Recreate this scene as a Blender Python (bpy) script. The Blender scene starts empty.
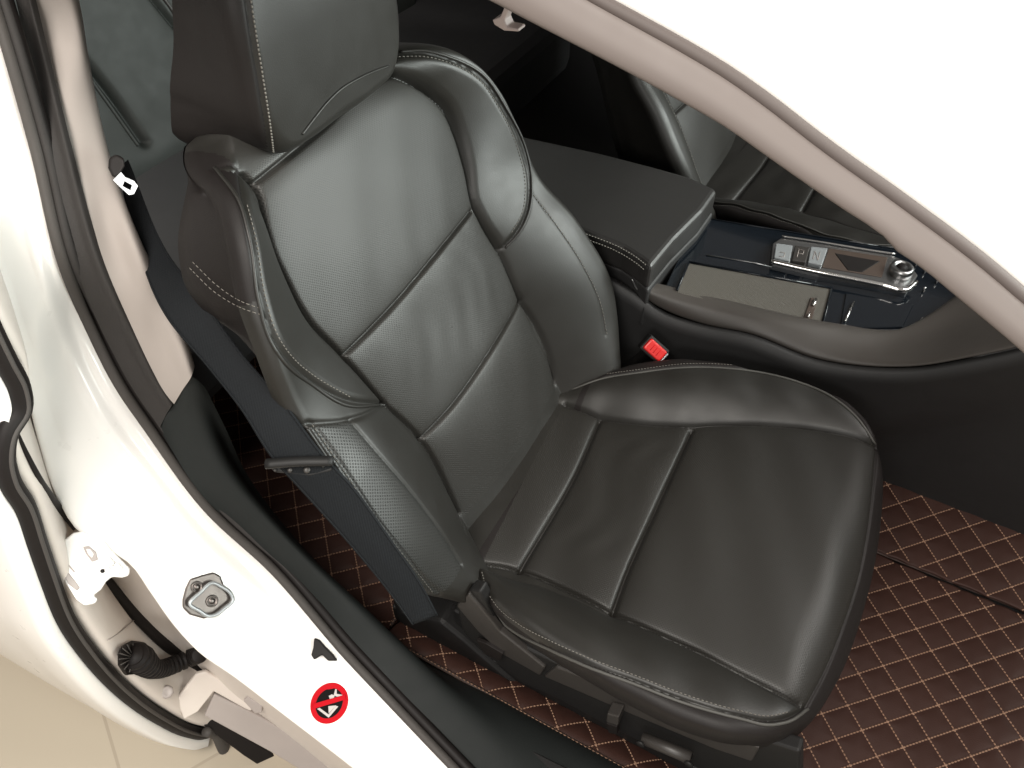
import bpy, math, random
import numpy as np
from mathutils import Vector, Matrix
from mathutils.bvhtree import BVHTree

random.seed(7); rng = np.random.default_rng(7)
S = bpy.context.scene
COL = S.collection

# ------------------------------------------------------------------ camera
CAM = np.array([.362, -.714, 1.358])
ROT = np.array([[0.87826351, 0.47816128, 0.00387137],
                [0.35354079, -0.64387278, -0.6785549],
                [-0.32196601, 0.5973187, -0.73453949]])
FOC = 797.0
cam = bpy.data.objects.new('camera', bpy.data.cameras.new('camera')); COL.objects.link(cam)
m = Matrix(((ROT[0][0], -ROT[1][0], -ROT[2][0], CAM[0]), (ROT[0][1], -ROT[1][1], -ROT[2][1], CAM[1]),
            (ROT[0][2], -ROT[1][2], -ROT[2][2], CAM[2]), (0, 0, 0, 1)))
cam.matrix_world = m
cam.data.sensor_width = 36; cam.data.lens = FOC / 1024 * 36
cam.data.clip_start = .02; cam.data.clip_end = 100
S.camera = cam
S.view_settings.view_transform = 'Standard'; S.view_settings.look = 'None'
S.view_settings.exposure = 0; S.view_settings.gamma = 1

# ------------------------------------------------------------------ light (showroom lamps)
w = bpy.data.worlds.new('World'); S.world = w; w.use_nodes = True
w.node_tree.nodes['Background'].inputs[0].default_value = (1, .95, .90, 1)
w.node_tree.nodes['Background'].inputs[1].default_value = .32

def area(name, loc, to, size, power, color):
    l = bpy.data.lights.new(name, 'AREA'); l.shape = 'RECTANGLE'; l.size, l.size_y = size
    l.energy = power; l.color = color
    o = bpy.data.objects.new(name, l); COL.objects.link(o); o.location = loc
    o.rotation_euler = (Vector(to) - Vector(loc)).to_track_quat('-Z', 'Y').to_euler()
    return o
area('ceiling_lamp_light', (.10, -1.45, 2.9), (0, .1, .4), (1.6, .9), 98, (1, .95, .88))
area('ceiling_lamp_light', (.7, -2.9, 1.9), (-.5, -.4, .6), (1.2, .8), 34, (1, .97, .93))
area('ceiling_lamp_light', (1.9, .9, 2.9), (.3, .2, .9), (1.4, 1.0), 60, (1, .95, .9))
area('windscreen_light', (2.2, .75, 1.35), (-.2, 0, .75), (3.0, 1.1), 205, (.93, 1, .955))

# ------------------------------------------------------------------ sight helpers (points of the car measured on real planes)
def ray(px, py):
    q = ROT.T @ np.array([(px - 512) / FOC, (py - 384) / FOC, 1.]); return q / np.linalg.norm(q)
def on(px, py, ax, val):
    q = ray(px, py); return Vector(CAM + (val - CAM[ax]) / q[ax] * q)
def onx(px, py, v): return on(px, py, 0, v)
def ony(px, py, v): return on(px, py, 1, v)
def onz(px, py, v): return on(px, py, 2, v)
def onp(px, py, p, n):
    q = ray(px, py); n = np.array(n, float); p = np.array(p, float)
    return Vector(CAM + ((p - CAM) @ n) / (q @ n) * q)
def hit(px, py, bvh, off=0.):
    q = ray(px, py); r = bvh.ray_cast(Vector(CAM), Vector(q))
    if r[0] is None: return None
    return r[0] + r[1] * off, r[1]

# ------------------------------------------------------------------ materials
def mat(name, col, rough=.5, metal=0., spec=.5, coat=0., bump=None, vary=.0, sheen=0.):
    m = bpy.data.materials.new(name); m.use_nodes = True
    N = m.node_tree.nodes; L = m.node_tree.links; b = N['Principled BSDF']
    b.inputs['Base Color'].default_value = (*col, 1); b.inputs['Roughness'].default_value = rough
    b.inputs['Metallic'].default_value = metal; b.inputs['Specular IOR Level'].default_value = spec
    b.inputs['Coat Weight'].default_value = coat; b.inputs['Sheen Weight'].default_value = sheen
    tc = N.new('ShaderNodeTexCoord')
    if vary:
        n = N.new('ShaderNodeTexNoise'); n.inputs['Scale'].default_value = 9; n.inputs['Detail'].default_value = 5
        L.new(tc.outputs['Object'], n.inputs['Vector'])
        r = N.new('ShaderNodeMapRange'); r.inputs['To Min'].default_value = 1 - vary; r.inputs['To Max'].default_value = 1 + vary
        L.new(n.outputs['Fac'], r.inputs['Value'])
        mx = N.new('ShaderNodeVectorMath'); mx.operation = 'SCALE'; mx.inputs[0].default_value = col
        L.new(r.outputs[0], mx.inputs['Scale']); L.new(mx.outputs[0], b.inputs['Base Color'])
        r2 = N.new('ShaderNodeMapRange'); r2.inputs['To Min'].default_value = rough - .07; r2.inputs['To Max'].default_value = rough + .07
        n2 = N.new('ShaderNodeTexNoise'); n2.inputs['Scale'].default_value = 35; n2.inputs['Detail'].default_value = 4
        L.new(tc.outputs['Object'], n2.inputs['Vector']); L.new(n2.outputs['Fac'], r2.inputs['Value']); L.new(r2.outputs[0], b.inputs['Roughness'])
    if bump:
        kind, scale, strength, dist = bump
        bp = N.new('ShaderNodeBump'); bp.inputs['Strength'].default_value = strength; bp.inputs['Distance'].default_value = dist
        if kind == 'grain':
            v = N.new('ShaderNodeTexVoronoi'); v.feature = 'DISTANCE_TO_EDGE'; v.inputs['Scale'].default_value = scale
            L.new(tc.outputs['Object'], v.inputs['Vector']); L.new(v.outputs['Distance'], bp.inputs['Height'])
        elif kind == 'noise':
            v = N.new('ShaderNodeTexNoise'); v.inputs['Scale'].default_value = scale; v.inputs['Detail'].default_value = 6
            L.new(tc.outputs['Object'], v.inputs['Vector']); L.new(v.outputs['Fac'], bp.inputs['Height'])
        elif kind in ('perf', 'weave'):
            v = N.new('ShaderNodeVectorMath'); v.operation = 'SCALE'; v.inputs['Scale'].default_value = scale
            L.new(tc.outputs['Object'], v.inputs[0])
            sn = N.new('ShaderNodeVectorMath'); sn.operation = 'SINE'; L.new(v.outputs[0], sn.inputs[0])
            sp = N.new('ShaderNodeSeparateXYZ'); L.new(sn.outputs[0], sp.inputs[0])
            mu = N.new('ShaderNodeMath'); mu.operation = 'MULTIPLY'; L.new(sp.outputs[0], mu.inputs[0]); L.new(sp.outputs[1], mu.inputs[1])
            if kind == 'perf':
                cr = N.new('ShaderNodeMapRange'); cr.inputs['From Min'].default_value = .35; cr.inputs['From Max'].default_value = .8
                cr.inputs['To Min'].default_value = 1; cr.inputs['To Max'].default_value = 0
                L.new(mu.outputs[0], cr.inputs['Value']); L.new(cr.outputs[0], bp.inputs['Height'])
                mx2 = N.new('ShaderNodeVectorMath'); mx2.operation = 'SCALE'; mx2.inputs[0].default_value = col
                r3 = N.new('ShaderNodeMapRange'); r3.inputs['To Min'].default_value = .25; r3.inputs['To Max'].default_value = 1.08
                L.new(cr.outputs[0], r3.inputs['Value']); L.new(r3.outputs[0], mx2.inputs['Scale']); L.new(mx2.outputs[0], b.inputs['Base Color'])
            else: L.new(mu.outputs[0], bp.inputs['Height'])
        L.new(bp.outputs[0], b.inputs['Normal'])
    return m

M = dict(
    leather=mat('black_leather', (.0122, .0112, .0094), .48, spec=.5, bump=('grain', 420, .25, .0006), vary=.10),
    perf=mat('perforated_leather', (.0132, .0120, .0100), .49, spec=.5, bump=('perf', 1500, .5, .0006)),
    perf_big=mat('coarse_perforated_leather', (.021, .021, .0195), .45, spec=.5, bump=('perf', 1150, .9, .001)),
    leather_far=mat('dim_leather', (.016, .0185, .016), .60, bump=('grain', 420, .2, .0006), vary=.1),
    vinyl_shade=mat('vinyl_and_shaded_leather', (.0085, .0065, .006), .58, spec=.3, bump=('grain', 420, .25, .0006), vary=.1),  # side vinyl; also carries painted shade on seat cap, headrest sides, cushion front
    thread=mat('grey_thread', (.13, .12, .105), .7),
    thread_dark=mat('dark_thread', (.05, .048, .043), .6),
    plastic=mat('dark_plastic', (.0095, .009, .0088), .55, spec=.3, bump=('noise', 900, .3, .0004), vary=.1),
    plastic_grey=mat('grey_plastic', (.030, .0265, .024), .45, bump=('noise', 900, .3, .0004), vary=.08),
    seal_cover=mat('grey_flocked_seal', (.030, .027, .0255), .75, spec=.3, bump=('noise', 500, .6, .0008), vary=.2),
    plastic_green=mat('green_grey_plastic', (.0105, .0125, .012), .72, spec=.3, bump=('noise', 700, .4, .0005), vary=.08),
    arm_leather=mat('charcoal_armrest_leather', (.022, .021, .020), .42, bump=('grain', 420, .3, .0005), vary=.08),
    trim_soft=mat('soft_brown_grey_trim', (.050, .044, .039), .48, bump=('grain', 420, .3, .0005), vary=.08),
    cabin=mat('dim_cabin_trim', (.050, .049, .050), .7, bump=('noise', 900, .4, .0004), vary=.1),
    dash=mat('tunnel_plastic', (.017, .0165, .0165), .6, bump=('noise', 900, .4, .0004), vary=.1),
    piano=mat('piano_black', (.006, .008, .011), .08, spec=.25, coat=.15),
    chrome=mat('chrome', (.75, .74, .72), .12, 1.),
    silver=mat('satin_silver', (.34, .34, .34), .30, 1.),
    silver_paint=mat('silver_button', (.36, .38, .39), .32, .5),
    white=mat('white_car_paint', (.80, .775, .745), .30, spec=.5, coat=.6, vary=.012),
    shade_white=mat('shaded_white_paint', (.62, .56, .51), .45, coat=.1, vary=.03),  # duller copy of the body white, jamb shade put into the colour
    rail_seal=mat('brown_grey_rail_seal', (.07, .055, .05), .7),
    rail_shaded=mat('shaded_rail_paint', (.125, .103, .094), .6, vary=.04),  # rail band in shade: the darkening is put into this colour
    beige=mat('beige_fabric_trim', (.32, .285, .262), .85, spec=.2, vary=.02),
    rubber=mat('grey_rubber_seal', (.055, .049, .045), .65, spec=.3, bump=('noise', 500, .5, .0006), vary=.15),
    rubber_black=mat('black_rubber', (.0075, .0055, .005), .6, spec=.25, vary=.15),
    webbing=mat('belt_webbing', (.0085, .0095, .0108), .75, spec=.12, bump=('weave', 1500, .35, .0004)),
    red=mat('red_plastic', (.50, .012, .010), .35), red_sticker=mat('red_print', (.42, .004, .010), .7, spec=.1),
    ink=mat('black_print', (.006, .005, .005), .8, spec=.1), white_print=mat('white_print', (.45, .42, .40), .8, spec=.1),
    mat_leather=mat('brown_mat_leather', (.036, .0155, .0115), .6, spec=.22, bump=('grain', 300, .3, .0006), vary=.18),
    mat_thread=mat('tan_thread', (.27, .16, .108), .8, spec=.2), hem=mat('mat_binding', (.035, .018, .013), .7, bump=('noise', 400, .7, .001)),
    carpet=mat('black_carpet', (.014, .013, .013), .95, bump=('noise', 600, 1., .002)),
    mesh_lid=mat('ribbed_lid', (.085, .078, .066), .5, bump=('perf', 1500, .8, .0006)),
    brown=mat('brown_gate', (.06, .043, .034), .35, coat=.3),
    tile=mat('polished_floor_tile', (.42, .36, .28), .22, spec=.5, vary=.04),
    hook=mat('pinkish_plastic', (.36, .30, .28), .5),
    steel=mat('steel_striker', (.16, .14, .13), .38, 1., bump=('noise', 60, .2, .002)),
    greypaint=mat('grey_painted_metal', (.34, .30, .28), .45, vary=.1),
)

# ------------------------------------------------------------------ object helpers
def empty(name, loc, label, cat, group=None):
    o = bpy.data.objects.new(name, None); COL.objects.link(o); o.location = loc
    o.empty_display_size = .05
    o['label'] = label; o['category'] = cat
    if group: o['group'] = group
    bpy.context.view_layer.update()
    return o
def mesh(name, V, F, m, parent=None, smooth=True, matrix=None, bevel=0, solid=0, sub=0, label=None):
    me = bpy.data.meshes.new(name)
    me.from_pydata([tuple(map(float, v)) for v in V], [], [tuple(map(int, f)) for f in F]); me.update()
    me.polygons.foreach_set('use_smooth', [smooth] * len(me.polygons))
    me.materials.append(m)
    o = bpy.data.objects.new(name, me); COL.objects.link(o)
    if matrix is not None: o.matrix_world = matrix
    if parent is not None:
        mw = matrix.copy() if matrix is not None else Matrix()
        o.parent = parent; 
        pw = parent_world(parent)
        o.matrix_parent_inverse = Matrix(); o.matrix_basis = pw.inverted() @ mw
    WORLD[o.name] = matrix.copy() if matrix is not None else Matrix()
    if solid:
        s = o.modifiers.new('solid', 'SOLIDIFY'); s.thickness = abs(solid); s.offset = -1 if solid > 0 else 1
    if bevel:
        b = o.modifiers.new('bevel', 'BEVEL'); b.width = bevel; b.segments = 3; b.limit_method = 'ANGLE'; b.angle_limit = math.radians(35)
        b.harden_normals = False
    if sub:
        s = o.modifiers.new('sub', 'SUBSURF'); s.levels = s.render_levels = sub
    if label: o['label'] = label
    return o
WORLD = {}
def parent_world(p):
    if p.name in WORLD: return WORLD[p.name]
    return Matrix.Translation(p.location)

def cat(pts, n, closed=False):
    """Catmull-Rom resample"""
    P = np.array([list(p) for p in pts], float); k = len(P)
    if closed: Q = np.vstack([P[-1], P, P[0], P[1]]); segs = k
    else: Q = np.vstack([2 * P[0] - P[1], P, 2 * P[-1] - P[-2]]); segs = k - 1
    L = []
    for i in range(segs):
        L.append(max(np.linalg.norm(Q[i + 2] - Q[i + 1]), 1e-9))
    cum = np.concatenate([[0], np.cumsum(L)])
    T = np.linspace(0, cum[-1], n, endpoint=not closed)
    out = []
    for t in T:
        i = min(int(np.searchsorted(cum, t, 'right') - 1), segs - 1); s = (t - cum[i]) / L[i]
        a, b, c, d = Q[i], Q[i + 1], Q[i + 2], Q[i + 3]
        # chord-length aware tangents
        l0 = max(np.linalg.norm(b - a), 1e-9); l1 = L[i]; l2 = max(np.linalg.norm(d - c), 1e-9)
        m1 = l1 * ((b - a) / l0 * l1 + (c - b) / l1 * l0) / (l0 + l1)
        m2 = l1 * ((c - b) / l1 * l2 + (d - c) / l2 * l1) / (l1 + l2)
        h = [2*s**3 - 3*s**2 + 1, s**3 - 2*s**2 + s, -2*s**3 + 3*s**2, s**3 - s**2]
        out.append(h[0]*b + h[1]*m1 + h[2]*c + h[3]*m2)
    return np.array(out)

class MB:
    def __init__(s): s.V = []; s.F = []
    def add(s, V, F):
        k = len(s.V); s.V += [tuple(v) for v in V]; s.F += [tuple(i + k for i in f) for f in F]; return s
    def box(s, c, sx, sy, sz, R=None):
        R = R or Matrix.Identity(3); c = Vector(c); V = []
        for x in (-.5, .5):
            for y in (-.5, .5):
                for z in (-.5, .5): V.append(c + R @ Vector((x*sx, y*sy, z*sz)))
        return s.add(V, [(0,1,3,2), (4,6,7,5), (0,4,5,1), (2,3,7,6), (0,2,6,4), (1,5,7,3)])
    def prism(s, pts, vec):
        P = [Vector(p) for p in pts]; vec = Vector(vec); n = len(P)
        nn = sum(((P[i]-P[0]).cross(P[(i+1) % n]-P[0]) for i in range(n)), Vector())
        if nn.dot(vec) > 0: P.reverse()
        return s.add(P + [p + vec for p in P], [tuple(range(n)), tuple(range(2*n-1, n-1, -1))] + [(i, i+n, (i+1) % n+n, (i+1) % n) for i in range(n)])
    def tube(s, pts, r, n=10, smooth=None, flat=1., closed=False, up=None):
        P = np.array([list(p) for p in pts], float)
        if smooth: P = cat(P, smooth, closed)
        rr = r if hasattr(r, '__len__') else [r]*len(P)
        if len(rr) != len(P): rr = np.interp(np.linspace(0, 1, len(P)), np.linspace(0, 1, len(rr)), rr)
        T = np.gradient(P, axis=0)
        if closed: T = np.roll(P, -1, 0) - np.roll(P, 1, 0)
        T /= np.linalg.norm(T, axis=1)[:, None] + 1e-12
        u = np.array(up, float) if up is not None else np.array([0, 0, 1.]); V = []
        if up is None and abs(T[0] @ u) > .9: u = np.array([1., 0, 0])
        for p, t, q in zip(P, T, rr):
            a = u - t*(u @ t); a /= np.linalg.norm(a) + 1e-12
            if up is None: u = a
            b = np.cross(t, a)
            for k in range(n):
                th = 2*math.pi*k/n; V.append(p + q*(a*math.sin(th)*flat + b*math.cos(th)))
        F = [(i*n+k, i*n+(k+1) % n, (i+1)*n+(k+1) % n, (i+1)*n+k) for i in range(len(P)-1) for k in range(n)]
        m_ = len(P)
        if closed: F += [((m_-1)*n+k, (m_-1)*n+(k+1) % n, (k+1) % n, k) for k in range(n)]
        else: F += [tuple(range(n))[::-1], tuple((m_-1)*n+k for k in range(n))]
        return s.add(V, F)
    def lathe(s, c, axis, prof, n=24):
        q = Vector(axis).to_track_quat('Z', 'X'); c = Vector(c); V = []
        for r, h in prof:
            for k in range(n): V.append(c + q @ Vector((r*math.cos(2*math.pi*k/n), r*math.sin(2*math.pi*k/n), h)))
        F = [(i*n+k, i*n+(k+1) % n, (i+1)*n+(k+1) % n, (i+1)*n+k) for i in range(len(prof)-1) for k in range(n)]
        F += [tuple(range(n))[::-1], tuple((len(prof)-1)*n+k for k in range(n))]
        return s.add(V, F)
    def stitches(s, P, Nn, length=.0045, gap=.0022, r=.0007, jitter=0.):
        P = np.array([list(p) for p in P], float); Nn = np.array([list(p) for p in Nn], float)
        L = np.concatenate([[0], np.cumsum(np.linalg.norm(np.diff(P, axis=0), axis=1))])
        t = 0
        f = lambda a: np.array([np.interp(a, L, P[:, i]) for i in range(3)])
        while t + length < L[-1]:
            a, b = f(t), f(t+length); n = np.array([np.interp(t, L, Nn[:, i]) for i in range(3)])
            d = b-a; ln = np.linalg.norm(d)
            if ln > length*.3:
                d /= ln; side = np.cross(d, n); side /= np.linalg.norm(side)+1e-9; k = r
                V = [a-side*k, a+n*k, a+side*k, a-n*k*.5, b-side*k, b+n*k, b+side*k, b-n*k*.5]
                mid = (a+b)/2+n*k*.6
                V += [mid-side*k*1.2, mid+n*k*1.1, mid+side*k*1.2, mid-n*k]
                s.add(V, [(3,2,1,0), (0,1,9,8), (1,2,10,9), (2,3,11,10), (3,0,8,11), (8,9,5,4), (9,10,6,5), (10,11,7,6), (11,8,4,7), (4,5,6,7)])
            t += length+gap
        return s
    def build(s, name, m, parent=None, **k): return mesh(name, s.V, s.F, m, parent, **k)

def sheet(curves, n=60, rows=None):
    """loft between curves given as point lists -> verts, faces"""
    C_ = [cat(c, n) for c in curves]
    if rows:
        A = np.array(C_); out = []
        cols = [cat(A[:, i], rows) for i in range(n)]
        A = np.array(cols).transpose(1, 0, 2)
    else: A = np.array(C_)
    r = len(A); V = A.reshape(-1, 3)
    F = [(i*n+k, i*n+k+1, (i+1)*n+k+1, (i+1)*n+k) for i in range(r-1) for k in range(n-1)]
    return V, F

# ------------------------------------------------------------------ upholstered cushions
def seg_dist(A, B, poly, closed=False):
    P = np.asarray(poly, float)
    if closed: P = np.vstack([P, P[0]])
    D = np.full(A.shape, 9.)
    for p, q in zip(P[:-1], P[1:]):
        v = q-p; l = v @ v+1e-12
        t = np.clip(((A-p[0])*v[0]+(B-p[1])*v[1])/l, 0, 1)
        D = np.minimum(D, np.hypot(A-p[0]-t*v[0], B-p[1]-t*v[1]))
    return D
def inside(A, B, poly):
    P = np.asarray(poly, float); r = np.zeros(A.shape, bool); j = len(P)-1
    for i in range(len(P)):
        x1, y1 = P[i]; x2, y2 = P[j]
        with np.errstate(divide='ignore', invalid='ignore'):
            c = ((y1 > B) != (y2 > B)) & (A < (x2-x1)*(B-y1)/(y2-y1+1e-15)+x1)
        r ^= c; j = i
    return r
def smooth01(x): x = np.clip(x, 0, 1); return x*x*(3-2*x)

class Pillow:
    """ring-mapped upholstered body: plan (a,b), height h; skirt = [(inset, drop)] below the rounded edge"""
    def __init__(s, outline, hfun, edge, skirt, matrix, Mn=400, K=120):
        s.out = cat(outline, Mn, True); s.h = hfun; s.edge = edge; s.skirt = skirt; s.mx = matrix; s.Mn = Mn; s.K = K
        s.c = s.out.mean(0)
    def grid(s, disp=None):
        O = s.out; c = s.c; R = np.linalg.norm(O-c, axis=1)
        rho = np.linspace(0.002, 1, s.K)
        A = c[0]+rho[:, None]*(O[:, 0]-c[0]); B = c[1]+rho[:, None]*(O[:, 1]-c[1])
        H = s.h(A, B)
        if disp is not None: H = H+disp(A, B)
        dist = (1-rho)[:, None]*R[None, :]
        e = s.edge; x = np.clip(e-dist, 0, e)
        H = H-(e-np.sqrt(np.maximum(e*e-x*x, 0)))
        rows = [np.stack([A, B, H], 2)]
        # outward normal of the outline
        t = np.roll(O, -1, 0)-np.roll(O, 1, 0); nrm = np.stack([t[:, 1], -t[:, 0]], 1); nrm /= np.linalg.norm(nrm, axis=1)[:, None]
        if ((nrm*(O-c)).sum(1)).mean() < 0: nrm = -nrm
        last = H[-1]
        for ins, drop in s.skirt:
            if callable(drop): hh = drop(O[:, 0], O[:, 1], last)
            else: hh = last-drop
            if callable(ins): a = O-nrm*ins(O)[:, None]
            elif ins >= 0: a = O-nrm*ins if ins < .05 else c+(O-c)*(1-ins/R[:, None])
            else: a = O-nrm*ins
            rows.append(np.stack([a[:, 0], a[:, 1], hh], 1)[None])
        V = np.concatenate([r.reshape(-1, s.Mn, 3) for r in rows], 0)
        return V
    def raw(s, disp=None):
        V = s.grid(disp); r = len(V); n = s.Mn
        idx = np.arange(r*n).reshape(r, n); nx = np.roll(idx, -1, 1)
        F = np.stack([idx[:-1], nx[:-1], nx[1:], idx[1:]], 2).reshape(-1, 4)
        # orientation: want +h normals
        V = V.reshape(-1, 3)
        a, b, c_ = V[F[0][0]], V[F[0][1]], V[F[0][2]]
        if np.cross(b-a, c_-a)[2] < 0: F = F[:, ::-1]
        return V, F
    def bvh(s, disp=None):
        V, F = s.raw(disp); W = [s.mx @ Vector(v) for v in V]
        return BVHTree.FromPolygons(W, [tuple(map(int, f)) for f in F])
    def plan(s, px, bvh):
        inv = s.mx.inverted(); out = []
        for p in px:
            h = hit(*p, bvh)
            if h: q = inv @ h[0]; out.append((q.x, q.y))
        return out
    def regions(s, V, F, regs):
        """regs: list of (name, poly) -> face masks; rest = shell"""
        Cc = V[F].mean(1); top = np.zeros(len(F), bool); top[:(s.K-1)*s.Mn] = True
        lab = np.full(len(F), -1)
        for i, (nm, poly) in enumerate(regs):
            lab[(lab < 0) & top & inside(Cc[:, 0], Cc[:, 1], poly)] = i
        return lab
def sub_mesh(V, F, mask):
    f = F[mask]; u, inv = np.unique(f, return_inverse=True)
    return V[u], inv.reshape(f.shape)

def fast_mesh(name, V, F, m, parent, matrix):
    me = bpy.data.meshes.new(name)
    me.vertices.add(len(V)); me.vertices.foreach_set('co', np.asarray(V, np.float32).ravel())
    F = np.asarray(F, np.int32)
    me.loops.add(F.size); me.polygons.add(len(F))
    me.loops.foreach_set('vertex_index', F.ravel())
    me.polygons.foreach_set('loop_start', np.arange(0, F.size, 4, dtype=np.int32))
    me.polygons.foreach_set('use_smooth', np.ones(len(F), bool))
    me.update(calc_edges=True); me.materials.append(m)
    o = bpy.data.objects.new(name, me); COL.objects.link(o)
    o.parent = parent; o.matrix_basis = parent_world(parent).inverted() @ matrix
    WORLD[o.name] = matrix.copy()
    return o

# ================================================================== THE SETTING
def structure(o): o['kind'] = 'structure'; return o
_t = M['tile'].node_tree; _b = _t.nodes['Principled BSDF']; _bk = _t.nodes.new('ShaderNodeTexBrick'); _tc = _t.nodes.new('ShaderNodeTexCoord')
_bk.offset = 0; _bk.inputs['Scale'].default_value = 1; _bk.inputs['Brick Width'].default_value = .62; _bk.inputs['Row Height'].default_value = .62; _bk.inputs['Mortar Size'].default_value = .003
_bk.inputs['Color1'].default_value = (.40, .345, .27, 1); _bk.inputs['Color2'].default_value = (.44, .385, .305, 1); _bk.inputs['Mortar'].default_value = (.35, .30, .235, 1)
_mp = _t.nodes.new('ShaderNodeMapping'); _mp.inputs['Rotation'].default_value = (0, 0, .5); _mp.inputs['Location'].default_value = (.1, .2, 0)
_t.links.new(_tc.outputs['Object'], _mp.inputs[0]); _t.links.new(_mp.outputs[0], _bk.inputs[0]); _t.links.new(_bk.outputs[0], _b.inputs['Base Color'])
mb = MB(); mb.add([(-8, -8, -.30), (8, -8, -.30), (8, 8, -.30), (-8, 8, -.30)], [(0, 1, 2, 3)])
structure(mb.build('ground', M['tile'], smooth=False))

# ================================================================== FRONT SEAT
seat = empty('front_seat', (0.2, 0, 0), 'black perforated leather front seat with grey seams, beside the open door', 'car seat', 'front car seats')
r26 = math.radians(26)
ub = Vector((-math.sin(r26), 0, math.cos(r26))); nb = Vector((math.cos(r26), 0, math.sin(r26)))
# local axes: a = -y?  keep right handed: a x b = h ;  y x ub = (cos,0,sin)
MXB = Matrix(((0, ub.x, nb.x, -.02), (1, ub.y, nb.y, 0), (0, ub.z, nb.z, .31), (0, 0, 0, 1)))
uS = [-.08, 0, .1, .2, .3, .4, .5, .58, .64, .68]
sS = [.165, .165, .168, .172, .172, .183, .196, .165, .125, .10]
uE = [-.10, -.05, 0, .05, .12, .25, .34, .45, .50, .55, .59, .63, .655]
eE = [.20, .255, .285, .312, .33, .325, .31, .292, .279, .255, .225, .185, .12]
DE = [.08, .08, .08, .082, .084, .066, .040, .050, .054, .054, .040, -.015, -.05]
_si = {}
def si(x, xp, fp):
    k = (tuple(xp), tuple(fp))
    if k not in _si: _si[k] = cat(list(zip(xp, fp)), 300)
    P = _si[k]; return np.interp(x, P[:, 0], P[:, 1])
sI = [(-.08, .165), (.067, .176), (.137, .178), (.206, .176), (.276, .176), (.345, .170), (.412, .185), (.48, .198), (.545, .181), (.594, .133), (.66, .09)]
sO = [(-.08, .158), (.036, .153), (.10, .147), (.164, .146), (.227, .156), (.29, .169), (.353, .180), (.415, .197), (.479, .189), (.541, .174), (.599, .162), (.66, .12)]
def h_back(a, b):
    y = np.abs(a); s_ = np.where(a > 0, si(b, *zip(*sI)), si(b, *zip(*sO))); e_ = si(b, uE, eE)-.01; D = si(b, uE, DE)
    t = np.clip((y-s_)/np.maximum(e_-s_, .02), 0, 1)
    pr1 = np.sin(np.minimum(t*1.12, 1)*math.pi/2); pr2 = t*(1+.30*(1-t)); k_ = smooth01((b-.28)/.12)
    hh = D*(pr1*(1-k_)+pr2*k_)
    inner = np.clip(1-(y/s_)**2, 0, 1)
    hh = hh+.010*inner
    hh = hh-np.where(b > .56, ((b-.56)/.08)**2*.022, 0)
    hh = hh+.012*np.exp(-((b-.12)/.12)**2)*inner
    hh = hh+.0010*np.sin(a*31+b*17)*np.sin(b*23+1)+.0003*np.sin(a*60-b*41)
    return hh
half = list(zip(eE, uE))
outl = [(0, -.11)]+half+[(0, .668)]+[(-a, b) for a, b in reversed(half)]
def tap(hi, lo): return lambda O: np.where(hi < 0, hi*(1-smooth01((O[:, 1]-.56)/.07)), hi)*(1-smooth01((.54-O[:, 1])/.13))+lo*smooth01((.54-O[:, 1])/.13)
def back_drop(v): return lambda A, B, last: np.minimum(last-.012, np.full_like(last, v))
back = Pillow(outl, h_back, .020, [(0, .008), (tap(.004, .012), .016), (tap(-.010, .028), back_drop(-.02)), (tap(-.012, .050), back_drop(-.05)), (tap(.015, .075), back_drop(-.08)), (.085, back_drop(-.10)), (.13, back_drop(-.11)), (.16, back_drop(-.113))], MXB, Mn=1000, K=300)
bb = back.bvh()
def trace_plan(pil, bvh, px, n=60): return cat(pil.plan(cat([(*p, 0) for p in px], n)[:, :2], bvh), n)
seam_in = trace_plan(back, bb, [(352, 72), (380, 72), (400, 76), (425, 90), (447, 108), (456, 130), (465, 160), (475, 205), (487, 230), (500, 250), (522, 300), (540, 330), (552, 360), (556, 385)])
seam_out = trace_plan(back, bb, [(246, 176), (256, 186), (268, 230), (285, 275), (310, 320), (345, 357), (385, 403), (423, 440), (450, 490), (468, 535)])
seam1 = trace_plan(back, bb, [(345, 357), (400, 300), (440, 252), (473, 211)], 20)
seam2 = trace_plan(back, bb, [(423, 440), (455, 405), (490, 355), (522, 301)], 20)
seam_top = trace_plan(back, bb, [(256, 184), (285, 160), (330, 122), (368, 84), (396, 74)], 20)
def mir(P): return [(-a, b) for a, b in P]
wing_in = trace_plan(back, bb, [(398, 54), (425, 54), (450, 60), (480, 76), (504, 110), (522, 150), (529, 180), (526, 215), (515, 235), (503, 248)])
wing_out = trace_plan(back, bb, [(217, 170), (234, 166), (243, 200), (252, 240), (262, 300), (275, 340), (292, 364), (310, 380), (350, 401), (385, 404)])
wing_low = trace_plan(back, bb, [(385, 403), (372, 412), (350, 420), (310, 424)], 14)
pipe_out = trace_plan(back, bb, [(310, 428), (345, 480), (375, 525), (402, 560), (430, 595), (445, 607)])
line_out = trace_plan(back, bb, [(352, 422), (380, 455), (410, 490), (440, 530), (462, 565)])
line_in = trace_plan(back, bb, [(531, 190), (555, 225), (580, 262), (598, 300), (606, 335)])
def closed_wing(w_, sm):
    w_ = np.array(w_); sm = np.array(sm)
    return np.vstack([w_, sm[::-1][np.abs(sm[::-1][:, 1]-w_[-1][1]).argmin():]])
W1 = closed_wing(wing_in, seam_in); W2 = closed_wing(wing_out, seam_out)
def groove(D, depth, wd, puff, pw): return -depth*np.exp(-(D/wd)**2)-puff*np.exp(-D/pw)
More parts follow.
